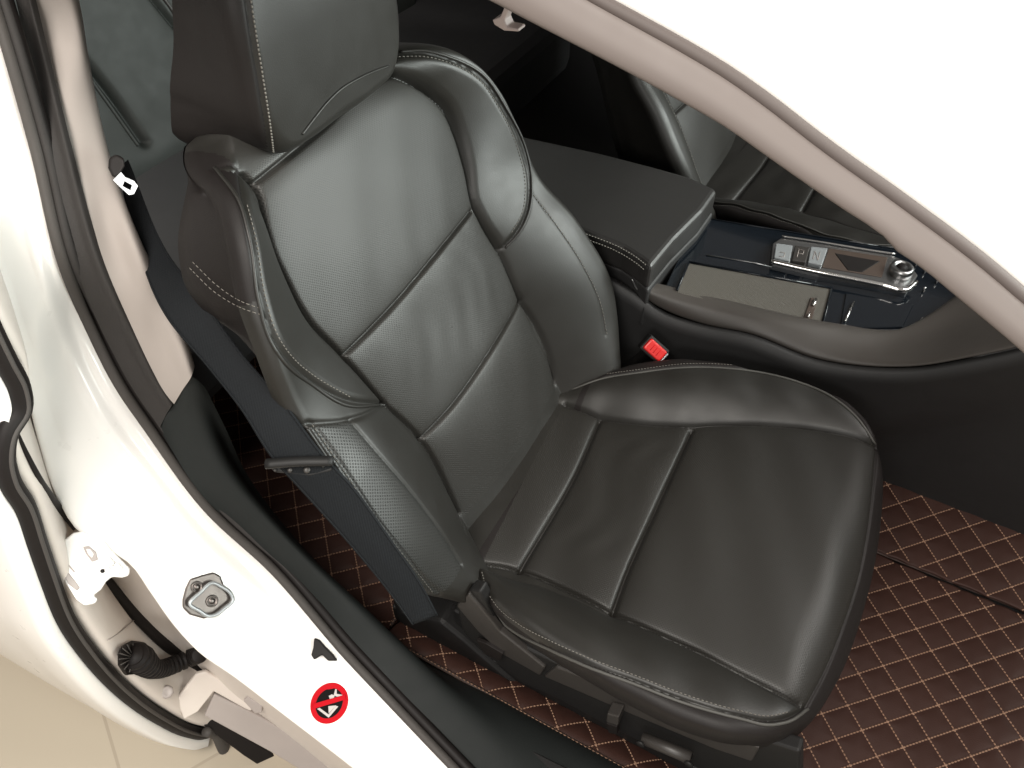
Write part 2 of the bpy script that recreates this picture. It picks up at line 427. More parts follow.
def disp_back(A, B):
    H = np.zeros_like(A)
    for poly in (seam_in, seam_out, seam1, seam2, seam_top):
        H += groove(seg_dist(A, B, poly), .0055, .0030, .0035, .012)
    for W in (W1, W2):
        ins = inside(A, B, W); D = seg_dist(A, B, W, True)
        H += np.where(ins, .004*smooth01(D/.012)+.001, 0)-.003*np.exp(-(D/.0035)**2)
    H += groove(seg_dist(A, B, wing_low), .003, .003, .001, .01)
    H += .0022*np.exp(-(seg_dist(A, B, pipe_out)/.0028)**2)-.002*np.exp(-((seg_dist(A, B, pipe_out)-.007)/.0025)**2)
    H += groove(seg_dist(A, B, line_out), .002, .0026, .0015, .008)
    H += groove(seg_dist(A, B, line_in), .0010, .0020, .0005, .006)
    # gentle creases in the leather
    H += .00025*np.sin(A*130+np.sin(B*37)*2.3)*np.exp(-((B-.30)/.10)**2)*smooth01((.16-np.abs(A))/.05)
    H += .0*np.sin(B*210+np.sin(A*50)*1.6)*np.exp(-((B-.10)/.06)**2)
    return H
V, F = back.raw(disp_back)
panel = np.vstack([seam_out, seam_in[::-1]])
low_out = np.vstack([seam_out[seam_out[:, 1] < .30], pipe_out[::-1], [(-.30, .34)]])
lo = np.array(line_out)
bol_out = np.vstack([lo, pipe_out[::-1]])
regs = [('centre_panel', panel), ('shoulder_panel', W1), ('shoulder_panel', W2), ('side_bolster', bol_out)]
lab = back.regions(V, F, regs); lab[(back.K)*back.Mn:] = 90
cc_ = V[F].mean(1); lab[(lab == -1) & (cc_[:, 0] < -.16) & (cc_[:, 1] > .50)] = 90  # shadowed upper outboard cap, its shade painted by the dark side colour
lab[(lab == 90) & (cc_[:, 0] > .16)] = -1
v, f = sub_mesh(V, F, lab == -1)
backrest = fast_mesh('backrest', v, f, M['leather'], seat, MXB)
v, f = sub_mesh(V, F, lab == 90); fast_mesh('side_cover_or_shade', v, f, M['vinyl_shade'], backrest, MXB)
for i, (nm, _) in enumerate(regs):
    v, f = sub_mesh(V, F, lab == i)
    if len(f): fast_mesh(nm, v, f, [M['perf'], M['leather'], M['leather'], M['perf_big']][i], backrest, MXB)
bb2 = BVHTree.FromPolygons([MXB @ Vector(x) for x in V], [tuple(map(int, x)) for x in F])

def trace3(px, bvh, off=.0004, n=90):
    P = []; Nn = []
    for p in cat([(*q, 0) for q in px], n)[:, :2]:
        h = hit(p[0], p[1], bvh, off)
        if h: P.append(h[0]); Nn.append(h[1])
    return P, Nn
def stitch_px(lines, bvh, name, m, parent, n=90, matrix=None, **k):
    for px in lines:
        mb = MB()
        P, Nn = trace3(px, bvh, n=n)
        # break at jumps
        run = [0]
        for i in range(1, len(P)):
            if (P[i]-P[i-1]).length > .035:
                if len(run) > 2: mb.stitches([P[j] for j in run], [Nn[j] for j in run], **k)
                run = []
            run.append(i)
        if len(run) > 2: mb.stitches([P[j] for j in run], [Nn[j] for j in run], **k)
        if mb.V: mb.build(name, m, parent)
stitch_px([[(398, 57), (425, 57), (449, 63), (478, 79), (501, 112), (518, 150), (525, 182), (522, 213), (511, 233)],
           [(247, 205), (256, 240), (266, 300), (279, 338), (295, 360), (313, 375), (350, 397)],
           ], bb2, 'stitching', M['thread'], backrest, length=.0035, gap=.0022, r=.0006)
stitch_px([[(312, 425), (348, 478), (378, 523), (405, 558), (433, 593)],
           [(531, 192), (557, 226), (582, 264), (600, 302), (607, 335)],
           [(190, 268), (215, 292), (240, 307), (262, 315)], [(193, 262), (218, 286), (241, 301), (262, 309)]], bb2, 'stitching', M['thread'], backrest, length=.004, gap=.0025, r=.00055)
# welt cords
def cord(px, bvh, r, name, m, parent, off=.0008, n=90):
    P, _ = trace3(px, bvh, off, n)
    if len(P) > 2: return MB().tube(P, r, 8).build(name, m, parent)
cord([(400, 52), (425, 51), (450, 57), (481, 73), (506, 108), (525, 148), (531.5, 180), (528, 215), (516, 237), (505, 248)], bb2, .0022, 'piping', M['leather'], backrest)
cord([(215, 168), (236, 196), (249, 240), (258, 300), (271, 342), (290, 369), (310, 384), (348, 406), (385, 405)], bb2, .0022, 'piping', M['leather'], backrest)
cord([(307, 428), (342, 480), (372, 525), (399, 561), (428, 597)], bb2, .0022, 'piping', M['leather'], backrest)

# --- headrest
MXH = Matrix(((0, 0, 1, -.262), (1, 0, 0, 0), (0, 1, 0, .86), (0, 0, 0, 1)))
ho = [(0, -.012), (.07, -.012), (.115, -.006), (.136, .025), (.140, .11), (.132, .18), (.11, .225), (.05, .245), (0, .247)]
ho = ho+[(-a, b) for a, b in reversed(ho[1:-1])]
def h_head(a, b): return .006*(1-(a/.135)**2)+.004*np.sin(b*14)-.010*(np.clip(b-.12, 0, 1)/.12)**2+.0006*np.sin(a*60+b*30)
def hd(k): return lambda A, B, last: last-k*(.146-.36*np.clip(B, 0, .22))
def hq(k): return lambda O: .004*k-.030*k*smooth01((.045-O[:, 1])/.06)+.008*k*smooth01((O[:, 1]-.03)/.1)
head = Pillow(ho, h_head, .022, [(hq(0), hd(.07)), (hq(.3), hd(.28)), (hq(.6), hd(.52)), (hq(1), hd(.76)), (hq(.9), hd(.90)), (.022, hd(.98)), (.07, hd(1.0))], MXH, Mn=500, K=120)
hb = head.bvh()  # smooth body for tracing
hs = trace_plan(head, hb, [(247, -10), (254, 40), (262, 90), (268, 130), (271, 158)])
def disp_head(A, B): return groove(seg_dist(A, B, hs), .003, .003, .0012, .008)+groove(seg_dist(A, B, mir(hs)), .003, .003, .0012, .008)
V, F = head.raw(disp_head)
hface = inside(V[F].mean(1)[:, 0], V[F].mean(1)[:, 1], np.vstack([hs[::-1]*[1, 1], np.array(mir(hs))])); hface[(head.K-1)*head.Mn:] = False
hsk = np.zeros(len(F), bool); hc = V[F].mean(1); hsk[np.abs(hc[:, 0]) > np.interp(hc[:, 1], hs[::-1, 1], np.abs(hs[::-1, 0]))] = True
v, f = sub_mesh(V, F, ~hsk); hr = fast_mesh('headrest', v, f, M['leather'], seat, MXH)
for sg in (-1, 1):
    v, f = sub_mesh(V, F, hsk & (hc[:, 0]*sg > 0)); fast_mesh('side_cover_or_shade', v, f, M['vinyl_shade'], hr, MXH)  # headrest sides turned from the light, shade painted as dark colour
hb2 = BVHTree.FromPolygons([MXH @ Vector(x) for x in V], [tuple(map(int, x)) for x in F])
cord([(302, 134), (314, 118), (328, 101), (342, 88), (357, 79), (374, 71), (388, 66)], hb2, .0016, 'piping', M['leather'], hr)
stitch_px([[(250, -5), (257, 40), (265, 90), (271, 130), (274, 154)]], hb2, 'stitching', M['thread'], hr, length=.0030, gap=.0016, r=.0009)
for y in (-.07, .07): MB().tube([(-.345, y, .80), (-.325, y, .90)], .007, 12).build('headrest_post', M['chrome'], seat)

# --- cushion
MXC = Matrix.Identity(4)
zx = [-.08, 0, .1, .22, .35, .5, .56]; zz = [.285, .298, .313, .345, .372, .388, .375]
xe = [-.06, 0, .05, .1, .2, .3, .38, .44, .486, .514, .536, .544]
ye = [.150, .190, .236, .267, .296, .307, .307, .295, .264, .222, .145, .0]
xs = [-.06, 0, .1, .22, .35, .5, .56]; ys = [.14, .145, .162, .180, .208, .235, .235]
cI = [(-.08, .150), (.002, .150), (.053, .148), (.104, .148), (.155, .155), (.204, .168), (.252, .187), (.302, .201), (.351, .215), (.40, .228), (.47, .238), (.56, .24)]
cO = [(-.08, .212), (.044, .208), (.089, .203), (.135, .198), (.181, .200), (.226, .205), (.272, .206), (.318, .207), (.364, .208), (.41, .211), (.47, .218), (.56, .22)]
def h_cush(a, b):
    z = si(a, zx, zz); y = np.abs(b)
    s_ = np.where(b > 0, si(a, *zip(*cI)), si(a, *zip(*cO))); e_ = si(a, xe[:-3], ye[:-3])-.01
    D = si(a, [-.06, 0, .05, .1, .2, .3, .4, .5, .56], [.0, .008, .030, .042, .042, .030, .018, .004, .0])
    t = np.clip((y-s_)/np.maximum(e_-s_, .02), 0, 1)
    h_ = z+D*np.sin(np.minimum(t*1.3, 1)*math.pi/2)
    h_ = h_-.045*(np.clip(a-.462, 0, 1)/.08)**2.2+.008*np.clip(1-(y/s_)**2, 0, 1)
    h_ += .0009*np.sin(a*26+b*13)*np.sin(b*19+2)+.0009*np.sin(a*70+b*33)
    return h_
oc = list(zip(xe, ye))
oc = [(-.07, 0)]+oc[:-1]+[(.548, 0)]+[(a, -b) for a, b in reversed(oc[:-1])]
def cd(k): return lambda A, B, last: last-k*(1+1.8*smooth01((A-.46)/.06))
cush = Pillow(oc, h_cush, .014, [(.0, cd(.008)), (.003, cd(.026)), (.008, cd(.044)), (.014, cd(.052)), (.04, cd(.060)), (.12, cd(.064))], MXC, Mn=1000, K=300)
cb = cush.bvh()
c_out = trace_plan(cush, cb, [(482, 563), (500, 565), (520, 569), (565, 588), (613, 611), (650, 628), (700, 651), (750, 677), (800, 703)])
c_in = trace_plan(cush, cb, [(565, 403), (580, 408), (599, 415), (640, 422), (684, 424), (730, 423), (780, 424), (830, 430), (860, 437), (876, 444)])
cA = trace_plan(cush, cb, [(519, 569), (540, 535), (572, 480), (600, 418)], 20)
cB = trace_plan(cush, cb, [(613, 611), (628, 570), (655, 510), (692, 429)], 20)
e_in = trace_plan(cush, cb, [(572, 388), (599, 378), (640, 371), (684, 366), (730, 367), (764, 371), (800, 380), (831, 393), (858, 414), (877, 444)])
e_out = trace_plan(cush, cb, [(478, 572), (484, 595), (492, 607), (515, 627), (549, 645), (589, 663), (632, 679), (684, 699), (740, 715), (770, 720), (790, 716), (806, 706)])
front = trace_plan(cush, cb, [(806, 706), (826, 668), (845, 620), (858, 580), (868, 530), (874, 480), (877, 445)], 30)
def disp_cush(A, B):
    H = np.zeros_like(A)
    for poly in (c_out, c_in):
        H += groove(seg_dist(A, B, poly), .0055, .0030, .0038, .013)
    for poly in (cA, cB):
        H += groove(seg_dist(A, B, poly), .0060, .0036, .0075, .012)
    for poly in (e_in, e_out, front):
        H += groove(seg_dist(A, B, poly), .003, .0025, .0015, .008)
    H += .0005*np.sin(A*120+np.sin(B*30)*2)*np.exp(-((A-.16)/.07)**2)*smooth01((.145-np.abs(B))/.05)
    H += .0003*np.sin(B*95+A*60)*np.exp(-((A-.33)/.1)**2)
    return H
V, F = cush.raw(disp_cush)
whole = np.vstack([e_out, front, e_in[::-1]])
regs = [('side_band', whole), ('centre_panel', np.vstack([c_out, front, c_in[::-1]]))]
lab = cush.regions(V, F, regs[1:])+0
outer = cush.regions(V, F, regs[:1]) == -1
lab[outer & (lab != 0)] = 90  # includes the front roll, whose fall into shade is painted dark
cc_ = V[F].mean(1); lab[(lab == 90) & (cc_[:, 0] < .02)] = -1
v, f = sub_mesh(V, F, lab == -1); cushion = fast_mesh('cushion', v, f, M['leather'], seat, MXC)
v, f = sub_mesh(V, F, lab == 0); fast_mesh('centre_panel', v, f, M['perf'], cushion, MXC)
v, f = sub_mesh(V, F, lab == 90); fast_mesh('side_band', v, f, M['vinyl_shade'], cushion, MXC)
cb2 = BVHTree.FromPolygons([Vector(x) for x in V], [tuple(map(int, x)) for x in F])
stitch_px([[(482, 572), (488, 592), (497, 606), (519, 624), (551, 641), (591, 659), (634, 675), (686, 695), (741, 711), (769, 716), (788, 712)],
           [(600, 375), (640, 369.5), (684, 364), (730, 365), (764, 369), (801, 378), (833, 391), (861, 413), (879, 441)]], cb2, 'stitching', M['thread'], cushion, length=.0032, gap=.002, r=.0006)
cord([(476, 569), (481, 597), (491, 611), (514, 631), (548, 648.5), (588, 667), (631, 683), (683, 703), (740, 719), (770, 725), (792, 720), (808, 709)], cb2, .0020, 'piping', M['thread_dark'], cushion)
cord([(572, 390), (599, 380), (640, 373), (684, 368), (730, 369), (764, 373.5), (800, 383), (830, 396), (856, 417), (875, 444)], cb2, .0018, 'piping', M['thread_dark'], cushion)

# --- seat base
mb = MB()
mb.box((.20, 0, .215), .50, .44, .10); mb.build('seat_frame', M['plastic'], seat, smooth=False, bevel=.01)
def py(l, y): return [ony(a, b, y) for a, b in l]
mb = MB(); mb.prism(py([(456, 606), (470, 590), (480, 592), (498, 628), (525, 648), (558, 664), (634, 691), (722, 727), (800, 752), (800, 790), (700, 770), (640, 742), (600, 722), (560, 700), (520, 682), (480, 650), (462, 630)], -.266), (0, .02, 0))
mb.build('side_shield', M['plastic'], seat, smooth=False, bevel=.004)
mb = MB(); mb.prism(py([(544, 677), (556, 667), (632, 696), (722, 733), (760, 748), (752, 762), (716, 750), (630, 714)], -.272), (0, .012, 0))
mb.build('side_valance', M['plastic_grey'], seat, smooth=False, bevel=.003)
mb = MB(); mb.prism(py([(456, 606), (468, 594), (484, 612), (500, 632), (545, 668), (540, 676), (503, 655), (478, 632)], -.271), (0, .012, 0))
mb.build('side_valance', M['plastic_grey'], seat, smooth=False, bevel=.003)
mb = MB(); mb.prism(py([(476, 640), (486, 644), (503, 654), (500, 661), (484, 654)], -.276), (0, .006, 0))
mb.build('slot_cover', M['rubber_black'], seat, smooth=False, bevel=.001)
mb = MB(); mb.prism(py([(607, 714), (619, 717), (618, 726), (606, 722)], -.292), (0, .02, 0)); mb.build('adjuster_switch', M['plastic_grey'], seat, smooth=False, bevel=.002)
mb = MB(); mb.prism(py([(606, 723), (617, 727), (617, 735), (608, 733)], -.287), (0, .012, 0)); mb.build('adjuster_switch', M['rubber_black'], seat, smooth=False, bevel=.002)
mb = MB(); a, b = ony(643, 738, -.286), ony(691, 758, -.286)
mb.tube([a, a.lerp(b, .5), b], .0085, 14); k = mb.build('adjuster_switch', M['plastic_grey'], seat)
for e_ in (a, b): MB().lathe(e_+Vector((0, -.007, 0)), (0, -1, 0), [(.006, 0), (.006, .003), (.004, .004)], 16).build('switch_cap', M['plastic'], k)
for y in (-.215, .215):
    tr = MB().box((.2, y, .06), .66, .045, .045).build('seat_track', M['plastic'], seat, smooth=False, bevel=.004)
    for x in (.02, .42): MB().box((x, y, .128), .05, .03, .09).build('track_foot', M['plastic'], tr, smooth=False, bevel=.004)
# hinge cover at the foot of the backrest
mb = MB(); mb.prism(py([(388, 590), (402, 612), (440, 622), (462, 640), (520, 690), (480, 690), (430, 660), (402, 636)], -.245), (0, .05, 0))
mb.build('recliner_cover', M['plastic'], seat, smooth=False, bevel=.008)

# ================================================================== DRIVER'S SEAT (copy, mirrored)
def copy_tree(o, parent=None):
    c = o.copy(); COL.objects.link(c)
    if parent: c.parent = parent
    for ch in [x for x in bpy.data.objects if x.parent == o]: copy_tree(ch, c)
    return c
drv = copy_tree(seat)
drv['label'] = 'dim dark seat beyond the console, half hidden by the roof rail'
drv.location = (0.2, 1.03, 0); drv.scale = (1, -1, 1)

# ================================================================== FLOOR, TUNNEL AND FAR INTERIOR
body = empty('car_body', (0, -.45, -.2), 'white car body with its open front door frame, pillar and roof rail', 'car body')
mb = MB(); mb.box((0, .5, -.03), 2.9, 1.75, .05); mb.build('carpet', M['carpet'], body, smooth=False)
mb = MB(); mb.box((-.5, 1.45, .40), 2.4, .05, .9); mb.build('far_door_trim', M['cabin'], body, smooth=False, bevel=.01)
mb = MB(); mb.box((-.5, 1.35, .88), 2.4, .22, .05); mb.build('far_door_ledge', M['cabin'], body, smooth=False, bevel=.02)

mb = MB(); mb.box((1.18, .45, .60), .46, 1.7, .46); mb.build('dashboard', M['dash'], body, smooth=False, bevel=.05)
# ---- floor mats
def mat_height(x, y): return 0
def floor_mat(name, label, x0, x1, y0, y1, p0, q0, hfun, hemlines, dp=.0487, dq=.0424, crop=None):
    root = empty(name, ((x0+x1)/2, (y0+y1)/2, 0), label, 'floor mat')
    nx = int((x1-x0)/.0035); ny = int((y1-y0)/.0035)
    X, Y = np.meshgrid(np.linspace(x0, x1, nx), np.linspace(y0, y1, ny), indexing='ij')
    P = (X+Y)/math.sqrt(2); Q = (X-Y)/math.sqrt(2)
    g = np.minimum(np.abs(np.sin(math.pi*(P-p0)/dp)), np.abs(np.sin(math.pi*(Q-q0)/dq)))*(1+.25*np.sin(X*37+Y*11)*np.sin(Y*43-X*9))
    Z = hfun(X, Y)+.0042*g**.5
    Vv = np.stack([X, Y, Z], 2).reshape(-1, 3); idx = np.arange(nx*ny).reshape(nx, ny)
    Fc = np.stack([idx[:-1, :-1], idx[1:, :-1], idx[1:, 1:], idx[:-1, 1:]], 2).reshape(-1, 4)
    if crop is not None:
        cc = Vv[Fc].mean(1); Fc = Fc[crop(cc[:, 0], cc[:, 1])]
        u, inv = np.unique(Fc, return_inverse=True); Vv = Vv[u]; Fc = inv.reshape(-1, 4)
    o = fast_mesh('quilted_cover', Vv, Fc, M['mat_leather'], root, Matrix.Identity(4))
    s = o.modifiers.new('solid', 'SOLIDIFY'); s.thickness = .006
    mb = MB(); dots = MB()
    def run(fn, lo, hi):
        ts = np.arange(lo, hi, .006); pts = []
        def flush():
            if len(pts) > 2: mb.stitches(pts, [(0, 0, 1)]*len(pts), length=.0044, gap=.0014, r=.0012)
        for t in ts:
            x, y = fn(t)
            if x0 < x < x1 and y0 < y < y1 and (crop is None or crop(np.array([x]), np.array([y]))[0]):
                pts.append((x, y, float(hfun(np.array(x), np.array(y)))+.0010))
            else:
                flush(); pts = []
        flush()
    r2 = math.sqrt(2)
    for k in range(-60, 60):
        p = p0+k*dp
        if (x0+y0)/r2-.01 < p < (x1+y1)/r2+.01: run(lambda t: ((p+t)/r2, (p-t)/r2), -1.2, 1.4)
        q = q0+k*dq
        if (x0-y1)/r2-.01 < q < (x1-y0)/r2+.01: run(lambda t: ((t+q)/r2, (t-q)/r2), -1.2, 1.4)
    for i in range(-60, 60):
        for j in range(-60, 60):
            p = p0+i*dp; q = q0+j*dq; x, y = (p+q)/r2, (p-q)/r2
            if x0 < x < x1 and y0 < y < y1 and (crop is None or crop(np.array([x]), np.array([y]))[0]):
                dots.lathe((x, y, float(hfun(np.array(x), np.array(y)))+.0005), (0, 0, 1), [(.0026, 0), (.0023, .0012), (.0008, .0020)], 6)
    mb.add(dots.V, dots.F); mb.build('stitching', M['mat_thread'], o)
    for hl in hemlines:
        MB().tube(hl, .0034, 10, smooth=80, flat=.7).build('hem', M['hem'], root)
        P = cat(hl, 120); mbs = MB(); mbs.stitches(P+np.array([0, 0, .0026]), [(0, 0, 1)]*120, length=.004, gap=.003, r=.0008); mbs.build('hem_stitching', M['mat_thread'], root)
    return root
def h_front(x, y): return .012+.058*smooth01((-.18-y)/.10)
floor_mat('floor_mat', 'brown quilted floor mat with tan diamond stitching in the front footwell', -.11, 1.15, -.285, .325, .635, .3465, h_front,
          [[(x, -.286, .074) for x in (-.11, .1, .3, .6, 1.1)], [(x, .327+.02*max(0, x-.6), .018) for x in (-.1, .3, .7, 1.15)]])
floor_mat('floor_mat', 'darker quilted mat piece lying between the main mat and the tunnel side', .40, 1.15, .326, .505, .60, .33, lambda x, y: .022+(y-.326)*.15,
          [[(x, .505, .052) for x in (.4, .7, 1.15)]])
floor_mat('floor_mat', 'brown quilted mat behind the seat, seen between belt and door pillar', -.95, -.13, -.33, .35, -.356, -.1435, lambda x, y: .010+.05*smooth01((-.22-y)/.10),
          [[(-.13, y, .03) for y in (-.25, -.1, .1, .3)]])

# ================================================================== CENTRE CONSOLE
con = empty('centre_console', (.2, .5, 0), 'centre console with padded armrest, gloss black deck and silver gear selector', 'console')
def pz(l, z): return [onz(a, b, z) for a, b in l]
# tunnel side wall
top_edge = [ony(500, 235, .36)]+[ony(*p, .352) for p in [(640, 294), (660, 309), (699, 323), (751, 334), (817, 359), (871, 367), (917, 367), (967, 359), (1014, 349), (1080, 330), (1200, 290), (1400, 220)]]
top_edge = cat(top_edge, 60)
def fwd(x): return float(smooth01((x-.25)/.30))
A_ = [tuple(p) for p in top_edge]; B_ = [(p[0], .36+.03*fwd(p[0]), max(p[2]-.14, .20)) for p in top_edge]; C_ = [(p[0], .372+.10*fwd(p[0]), .12) for p in top_edge]; D_ = [(p[0], .382+.125*fwd(p[0]), -.01) for p in top_edge]
V, F = sheet([A_, B_, C_, D_], 60, 16); mesh('side_panel', V, F, M['dash'], con, solid=.012)
mb = MB(); mb.box((.25, .59, .19), 2.0, .13, .38); mb.build('tunnel_body', M['dash'], con, smooth=False, bevel=.01)
# padded rim along the near edge of the deck
rim_top = [(641, 277), (650, 281), (669, 286), (718, 297), (777, 312), (820, 321), (845, 325), (875, 330), (908, 329), (926, 318), (950, 300), (985, 275), (1040, 240)]
rim_low = [(643, 292), (650, 301), (662, 308), (699, 322), (751, 333), (817, 358), (871, 366), (917, 366), (967, 358), (1014, 348), (1080, 326)]
T_ = cat([onz(*p, .432+(.03*max(0, (p[0]-900)/100))) for p in rim_top], 70)
L_ = cat([ony(*p, .352) for p in rim_low], 70)
Mid = (T_*.45+L_*.55)+np.array([0, -.012, .012]); In = T_+np.array([0, .012, -.02])
V, F = sheet([In, T_, Mid, L_, L_+np.array([0, .014, -.012])], 70, 24); mesh('padded_rim', V, F, M['trim_soft'], con)
P_ = [Vector(p) for p in (T_*.93+L_*.07+np.array([0, -.002, .0035]))[3:]]
# deck
def plate(name, pts, z, th, m, parent, bev=.002, **k):
    mb = MB(); mb.prism(pz(pts, z), (0, 0, -th)); return mb.build(name, m, parent, smooth=False, bevel=bev, **k)
deck = plate('gloss_deck', [(700, 216), (760, 226), (840, 239), (898, 249), (935, 262), (975, 285), (990, 300), (930, 322), (908, 334), (875, 335), (820, 326), (777, 317), (718, 302), (664, 289), (680, 255)], .431, .02, M['piano'], con)
lid = plate('storage_lid', [(689, 263), (832, 289), (821, 326), (750, 312), (677, 292)], .435, .010, M['mesh_lid'], con, .0015)
plate('finger_recess', [(811, 297), (818, 299), (812, 320), (804, 318)], .4375, .004, M['brown'], lid, .001)
a, b = onz(816, 299, .440), onz(808, 317, .440); MB().tube([a, a.lerp(b, .35)], .0028, 10).build('lid_catch', M['chrome'], lid); MB().tube([a.lerp(b, .8), b], .002, 10).build('lid_catch', M['chrome'], lid)
mb = MB()
for l in ([(689, 262), (832, 288)], [(832, 288), (823, 322)], [(689, 262), (677, 290)]): mb.tube(pz(l, .4365), .0022, 8)
mb.build('lid_frame', M['piano'], lid)
plate('ashtray_lid', [(846, 293), (914, 304), (903, 327), (840, 328)], .4345, .008, M['piano'], con, .002)
mb = MB(); mb.tube(pz([(854, 302), (845, 321)], .438), .0018, 8); mb.build('chrome_bar', M['chrome'], con)
# thin bright edge of the deck
MB().tube(pz([(700, 217), (760, 227), (840, 240), (896, 249)], .432), .0014, 8).build('deck_edge', M['piano'], con)
MB().tube(pz([(706, 255), (750, 262), (772, 267)], .432), .0013, 8).build('deck_edge', M['silver'], con)
# selector
sel = plate('selector_surround', [(773, 243), (782, 237), (828, 244), (890, 254), (908, 262), (918, 275), (908, 290), (880, 284), (820, 273), (771, 261)], .441, .012, M['silver'], con, .002)
plate('selector_pocket', [(829, 248), (888, 257), (882, 277), (822, 267)], .4425, .006, M['brown'], sel, .001)
plate('selector_recess', [(835, 253), (880, 261), (862, 272), (848, 270)], .4435, .003, M['rubber_black'], sel, .001)
plate('selector_button', [(776, 243), (793, 245), (790, 261), (774, 257)], .452, .010, M['silver_paint'], sel, .002)
plate('selector_button', [(795, 245), (810, 247), (806, 262), (792, 260)], .453, .010, M['plastic_grey'], sel, .002)
plate('selector_button', [(811, 246), (828, 248), (822, 265), (808, 262)], .452, .010, M['silver_paint'], sel, .002)
# engraved marks on the buttons
mb = MB(); mb.tube(pz([(799, 249), (797, 257)], .4535), .0007, 6); mb.tube(pz([(799, 249), (804, 251), (803, 254), (798, 253)], .4535), .0006, 6)
mb.tube(pz([(813, 259), (815, 251)], .4525), .0006, 6); mb.tube(pz([(815, 251), (818, 260)], .4525), .0006, 6); mb.tube(pz([(818, 260), (820, 252)], .4525), .0006, 6)
mb.tube(pz([(780, 252), (785, 253), (784, 257), (779, 256)], .4525), .0006, 6)
mb.build('selector_mark', M['greypaint'], sel)
MB().tube(pz([(771, 261), (820, 272), (860, 280), (884, 285), (905, 290), (916, 282)], .449), .0044, 12, smooth=40).build('chrome_strip', M['chrome'], sel)
MB().tube(pz([(782, 236), (828, 243), (870, 250), (896, 254)], .444), .0018, 10, smooth=30).build('chrome_strip', M['chrome'], sel)
c = onz(902, 268, .452)
mb = MB(); mb.lathe(c, (0, 0, 1), [(.021, -.02), (.021, .0), (.019, .004), (.013, .005), (.013, -.01), (.004, -.01)], 36); mb.build('rotary_knob', M['silver'], sel)
MB().lathe(c+Vector((0, 0, .001)), (0, 0, 1), [(.011, -.004), (.010, .003), (.004, .006)], 28).build('knob_cap', M['rubber_black'], sel)
for q in ((917, 262), (926, 269), (938, 279), (925, 288)): MB().lathe(onz(*q, .440), (0, 0, 1), [(.0022, -.010), (.0021, .001), (.001, .002)], 12).build('deck_glint', M['chrome'], con)  # glints on the gloss deck, imitated by tiny added chrome beads
MB().tube(pz([(922, 318), (917, 326)], .45), .0018, 8).build('dash_trim_strip', M['chrome'], con); MB().tube(pz([(960, 302), (955, 315)], .47), .0016, 8).build('dash_trim_strip', M['chrome'], con)
# armrest
mb = MB()
arm_pts = [onz(*p, .502) for p in [(560, 222), (584, 231), (623, 247), (640, 258), (651, 267), (675, 238), (703, 210), (718, 189), (690, 176), (651, 165), (600, 152), (500, 130)]]
arm_pts[-1] = Vector((-.36, .60, .502)); arm_pts.append(Vector((-.36, .355, .502)))
mb.prism(arm_pts, (0, 0, -.055)); arm = mb.build('armrest', M['arm_leather'], con, smooth=False, bevel=.010)
mb = MB(); P = cat([onz(*p, .4985) for p in [(560, 226), (584, 235), (623, 251), (640, 262), (647, 268)]], 60); Nn = [(0, -.7, .7)]*60
mb.stitches(P+np.array([0, -.0085, .0]), Nn, length=.004, gap=.0018, r=.0009)
mb.stitches(P+np.array([.0, -.001, .0045]), Nn, length=.004, gap=.0018, r=.0009)
mb.build('stitching', M['thread'], arm)
mb = MB(); mb.prism([p+Vector((0, .006, -.056)) for p in arm_pts], (0, 0, -.09)); mb.build('armrest_box', M['dash'], con, smooth=False, bevel=.006)
# thin silver clip below the armrest corner
MB().tube([ony(*p, .352) for p in [(632, 279), (638, 290), (646, 296)]], .0016, 8, smooth=12).build('edge_clip', M['silver'], con)

# ================================================================== BELT BUCKLE
bk = empty('belt_buckle', (.02, .28, .25), 'seat belt buckle with a red release button beside the cushion', 'belt buckle')
p0 = ony(655, 350, .285); ax = (ony(668, 362, .285)-ony(642, 339, .285)).normalized(); up = Vector(CAM)-p0; up.normalize()
sd = ax.cross(up).normalized(); up = sd.cross(ax)
Rm = Matrix((ax, sd, up)).transposed()
mb = MB(); mb.box(p0-up*.020, .046, .032, .034, Rm); mb.build('buckle_body', M['plastic'], bk, smooth=False, bevel=.004)
mb = MB(); mb.box(p0-up*.002, .039, .023, .012, Rm); bt = mb.build('release_button', M['red'], bk, smooth=False, bevel=.0035)
mb = MB()
for k in (-.007, 0, .007): mb.box(p0+ax*k+up*.0042, .0010, .012, .0008, Rm)
mb.build('button_rib', M['red_sticker'], bt)
MB().box(p0+ax*.0222-up*.006, .003, .020, .008, Rm).build('slot_lip', M['silver_paint'], bk, smooth=False, bevel=.001)
MB().tube([p0-up*.03, p0-up*.07+Vector((-.02, .0, -.05)), Vector((-.06, .27, .10))], .009, 10, smooth=14).build('stalk', M['plastic'], bk)

# ================================================================== SEAT BELT
belt = empty('seat_belt', (-.2, -.3, .5), 'blue black seat belt running down from the pillar past the seat back', 'seat belt')
def ondepth(px, py_, D):
    q = ray(px, py_); return Vector(CAM+q*D/(ROT[2] @ q))
Lb = [(118, 170, 1.05), (140, 258, .98), (170, 323, .93), (207, 367, .93), (240, 409, .93), (272, 459, .93), (300, 490, .945), (345, 540, .965), (388, 592, .99), (412, 625, 1.01)]
Rb = [(128, 160, 1.05), (168, 253, .98), (201, 296, .93), (245, 357, .93), (285, 403, .93), (324, 455, .93), (352, 485, .945), (388, 535, .965), (422, 585, .99), (438, 615, 1.01)]
lb = [ondepth(*p) for p in Lb]; rb = [ondepth(*p) for p in Rb]
mid = [(a+b)/2+Vector((.0, -.002, .0015)) for a, b in zip(lb, rb)]
V, F = sheet([lb, mid, rb], 140, 9)
wv = mesh('webbing', V, F, M['webbing'], belt, solid=.0013)
mb = MB()
